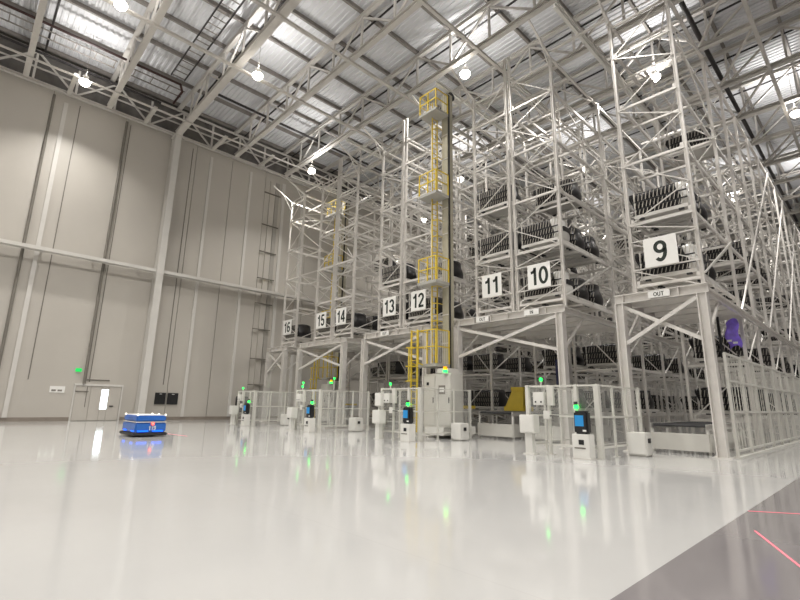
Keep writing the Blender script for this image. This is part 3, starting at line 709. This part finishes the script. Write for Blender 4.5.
# ------------------------------------------------------------------ conveyors under the racks
def conveyor(x0,x1,y0,y1,ztop,skirt,label):
    t=thing('roller_conveyor',label,'conveyor',((x0+x1)/2,(y0+y1)/2,0),'roller conveyors under the racks')
    for x in (x0,x1): MB().chan((x,y0,ztop-.1),(x,y1,ztop-.1),.07,.20,.015).build('side_frame','steel',t)
    y=y0+.08; rl=MB()
    while y<y1: rl.tube((x0+.04,y,ztop-.06),(x1-.04,y,ztop-.06),.045,8); y+=.16
    tag(rl.build('rollers','darkrubber',t),kind='stuff')
    n=max(2,int((y1-y0)/1.3)+1)
    for i in range(n):
        y=y0+.06+(y1-y0-.12)*i/(n-1)
        for x in (x0,x1): MB().box(x-.04,x+.04,y-.04,y+.04,0,ztop-.2).build('leg','white',t)
        MB().bar((x0,y,.5),(x1,y,.5),.05).build('cross_bar','white',t)
    if skirt:
        MB().box(x0-.05,x1+.05,y0-.09,y0-.05,.10,.68).build('skirt_panel','cabgrey',t)
        MB().box(x1+.045,x1+.085,y0-.05,y1,.10,.68).build('skirt_panel','cabgrey',t)
    return t
conveyor(-14.4,-12.5,19.2,23.6,1.25,True,'roller conveyor with white skirt under the rack with board 11')
conveyor(-11.6,-9.9,19.4,23.6,1.25,True,'roller conveyor with white skirt under the rack with board 10')
conveyor(-6.35,-4.6,18.9,23.9,1.0,True,'roller conveyor with white skirt under the rack with board 9')
conveyor(-19.5,-17.6,19.4,23.6,1.25,False,'roller conveyor under the rack with board 12')
conveyor(-21.8,-20.2,19.4,23.6,1.25,False,'roller conveyor under the rack with board 13')
conveyor(-26.7,-25.0,19.4,23.6,1.25,False,'roller conveyor under the rack with board 14')
conveyor(-29.1,-27.4,19.4,23.6,1.25,False,'roller conveyor under the rack with board 15')
# yellow lift unit on the conveyor under board 10/11
yl=thing('lift_unit','yellow lifting unit on the conveyor under the rack with board 11','lift',(-13.9,21.9,1.26))
MB().box(-14.5,-13.3,21.5,22.5,1.26,1.5).build('base','yellow',yl,.02)
MB().add([(-14.45,21.6,1.5),(-13.4,21.6,1.5),(-13.4,22.3,1.5),(-14.45,22.3,1.5),(-14.1,21.7,2.3),(-13.4,21.7,2.3),(-13.4,22.2,2.3),(-14.1,22.2,2.3)],[(3,2,1,0),(4,5,6,7),(0,1,5,4),(1,2,6,5),(2,3,7,6),(3,0,4,7)]).build('housing','yellow',yl)
MB().box(-14.15,-13.35,21.65,22.25,2.3,2.5).build('motor_cover','yellow',yl,.03)
db=thing('hanging_cabinet','dark blue cabinet fixed under the rack between boards 11 and 10','cabinet',(-12.5,24.3,2.9)); MB().box(-12.8,-12.2,24.1,24.42,2.7,4.1).build('body','dblue',db,.02); MB().box(-12.76,-12.24,24.07,24.1,2.75,4.05).build('door','dblue',db)

# ------------------------------------------------------------------ long side fence of rack 9
sf=thing('mesh_fence','long pale barred fence running along the right side of the rack with board 9','fence',(-3.75,18.3,0))
FX=-3.72; FH=3.35
y=18.45; k=0
bars=MB()
while y<YE:
    if k%5==0: MB().box(FX-.045,FX+.045,y-.045,y+.045,0,FH).build('post','fence',sf)
    else: bars.box(FX-.011,FX+.011,y-.011,y+.011,.2,FH-.05)
    y+=.42; k+=1
tag(bars.build('bars','fence',sf),kind='stuff')
for z in (.22,1.45,2.45,FH): MB().bar((FX,18.4,z),(FX,YE,z),.055,.07).build('rail','fence',sf)
MB().box(FX-.1,FX+.1,18.3,YE,0,.06).build('kick_strip','fence',sf)
# purple part on its dark pole
bpz=thing('hanging_pole','black vertical pole hanging below the deck behind the post of board 9','pole',(-4.9,24.3,3.6))
MB().bar((-4.9,23.95,3.7),(-4.9,23.95,5.5),.09).build('pole','black',bpz); MB().box(-4.95,-4.3,23.9,24.0,3.7,3.78).build('arm','black',bpz)
pp=thing('purple_part','purple moulded plastic part hanging beside the black pole below the deck','plastic part',(-4.5,24.2,3.7))
m=MB(); m.smooth=True
NU,NZ=14,12
for off in (0,.03):
    m.add([(-4.42+.22*math.cos(a)*(1-.25*abs(t-.5))+.05*math.sin(9*t)+off*math.cos(a), 23.95+.14*math.sin(a)+.10*math.sin(5*t+1)+off*math.sin(a), 4.10+1.15*t+.10*math.sin(a*1.5)) for a in [math.pi*(.95+1.1*i/NU) for i in range(NU+1)] for t in [k/NZ for k in range(NZ+1)]],
      [(i*(NZ+1)+k,(i+1)*(NZ+1)+k,(i+1)*(NZ+1)+k+1,i*(NZ+1)+k+1) for i in range(NU) for k in range(NZ)])
m.build('shell','purple',pp)
for z,x in ((4.36,-4.54),(4.26,-4.34)): MB().box(x-.08,x+.08,23.76,23.80,z,z+.08).build('white_clip','board',pp)

# ------------------------------------------------------------------ blue automated vehicle
ag=thing('guided_vehicle','bright blue driverless transport vehicle standing alone on the pale floor before the cream wall','vehicle',(-22.76,6.35,0))
ax0,ax1,ay0,ay1=-23.75,-21.78,5.75,6.95
MB().box(ax0-.12,ax1+.06,ay0-.08,ay1+.08,.05,.17).build('bumper_skirt','darkrubber',ag,.04)
MB().box(ax0,ax1,ay0,ay1,.17,.58).build('body','blue',ag,.05)
up=MB().box(ax0+.02,ax1-.02,ay0+.02,ay1-.02,.615,.86).build('upper_body','blue',ag,.05)
MB().box(ax0+.03,ax1-.01,ay0+.01,ay1-.01,.58,.615).build('light_band','bumper_white',ag)
MB().box(ax0+.1,ax1-.1,ay0+.1,ay1-.1,.86,.89).build('top_plate','board',ag)
for x in (ax0+.06,ax1-.06):
    for y in (ay0+.06,ay1-.06): MB().lathe((x,y,.86),[(.03,0),(.04,.04),(.025,.07)],10).build('corner_lamp','led_white',ag)
MB().lathe(((ax0+ax1)/2,ay1-.06,.86),[(.03,0),(.04,.04),(.025,.07)],10).build('corner_lamp','led_white',ag)
for y in (ay0+.3,ay1-.32): MB().box(ax1,ax1+.015,y-.2,y+.2,.21,.26).build('blue_strip','led_blue',ag)
for x in (ax0+.5,ax1-.3): MB().box(x-.2,x+.2,ay0-.015,ay0,.21,.26).build('blue_strip','led_blue',ag)
st=MB().tube((ax1+.0,6.4,.53),(ax1+.05,6.4,.53),.065,12).build('stop_button','led_red',ag); MB().tube((ax1+.05,6.4,.53),(ax1+.056,6.4,.53),.03,10).build('button_cap','board',st)
text('119','number',.17,(ax1,6.4,.36),ag,'board','+x',.16,'white number 119')
for y in (ay0+.45,ay1-.45):
    for x in (ax0+.4,ax1-.4): MB().tube((x,y-.06,.085),(x,y+.06,.085),.085,12).build('wheel','darkrubber',ag)
# laser lines on the floor
def strip(name,a,b,w_,label):
    return tag(MB().bar((a[0],a[1],.002),(b[0],b[1],.002),w_,.004).build(name,'laser'),label,'laser line')
strip('laser_line',(-1.49,7.73),(-.80,6.15),.022,'long red laser line on the grey floor strip, nearest the viewer')
strip('laser_line',(-1.81,9.12),(-1.05,9.65),.014,'thin red laser line starting at the edge of the grey floor strip')
strip('laser_line',(-23.7,7.55),(-21.5,7.76),.03,'faint red laser line on the pale floor right of the blue vehicle')

# ------------------------------------------------------------------ camera, world, view
cam=bpy.data.cameras.new('camera'); co=bpy.data.objects.new('camera',cam); COL.objects.link(co)
F_PX,TILT,YAW,ROLL=462.55,.2220235,-.8123151,.0172717
fw=V((math.sin(YAW),math.cos(YAW),0)); rt=V((math.cos(YAW),-math.sin(YAW),0)); upv=V((0,0,1))
Fd=fw*math.cos(TILT)+upv*math.sin(TILT); U=-fw*math.sin(TILT)+upv*math.cos(TILT)
Rr=rt*math.cos(ROLL)+U*math.sin(ROLL); UU=-rt*math.sin(ROLL)+U*math.cos(ROLL)
mt=Matrix((Rr,UU,-Fd)).transposed().to_4x4(); mt.translation=CAMP; co.matrix_world=mt
cam.sensor_width=36; cam.lens=36*F_PX/800; cam.clip_end=300; cam.clip_start=.05
S.camera=co
wd=bpy.data.worlds.new('world'); S.world=wd; wd.use_nodes=True
wd.node_tree.nodes['Background'].inputs['Color'].default_value=(.9,.95,1,1); wd.node_tree.nodes['Background'].inputs['Strength'].default_value=.05
S.view_settings.view_transform='Standard'; S.view_settings.look='None'; S.view_settings.gamma=1; S.view_settings.use_curve_mapping=False
S.view_settings.exposure=-.90
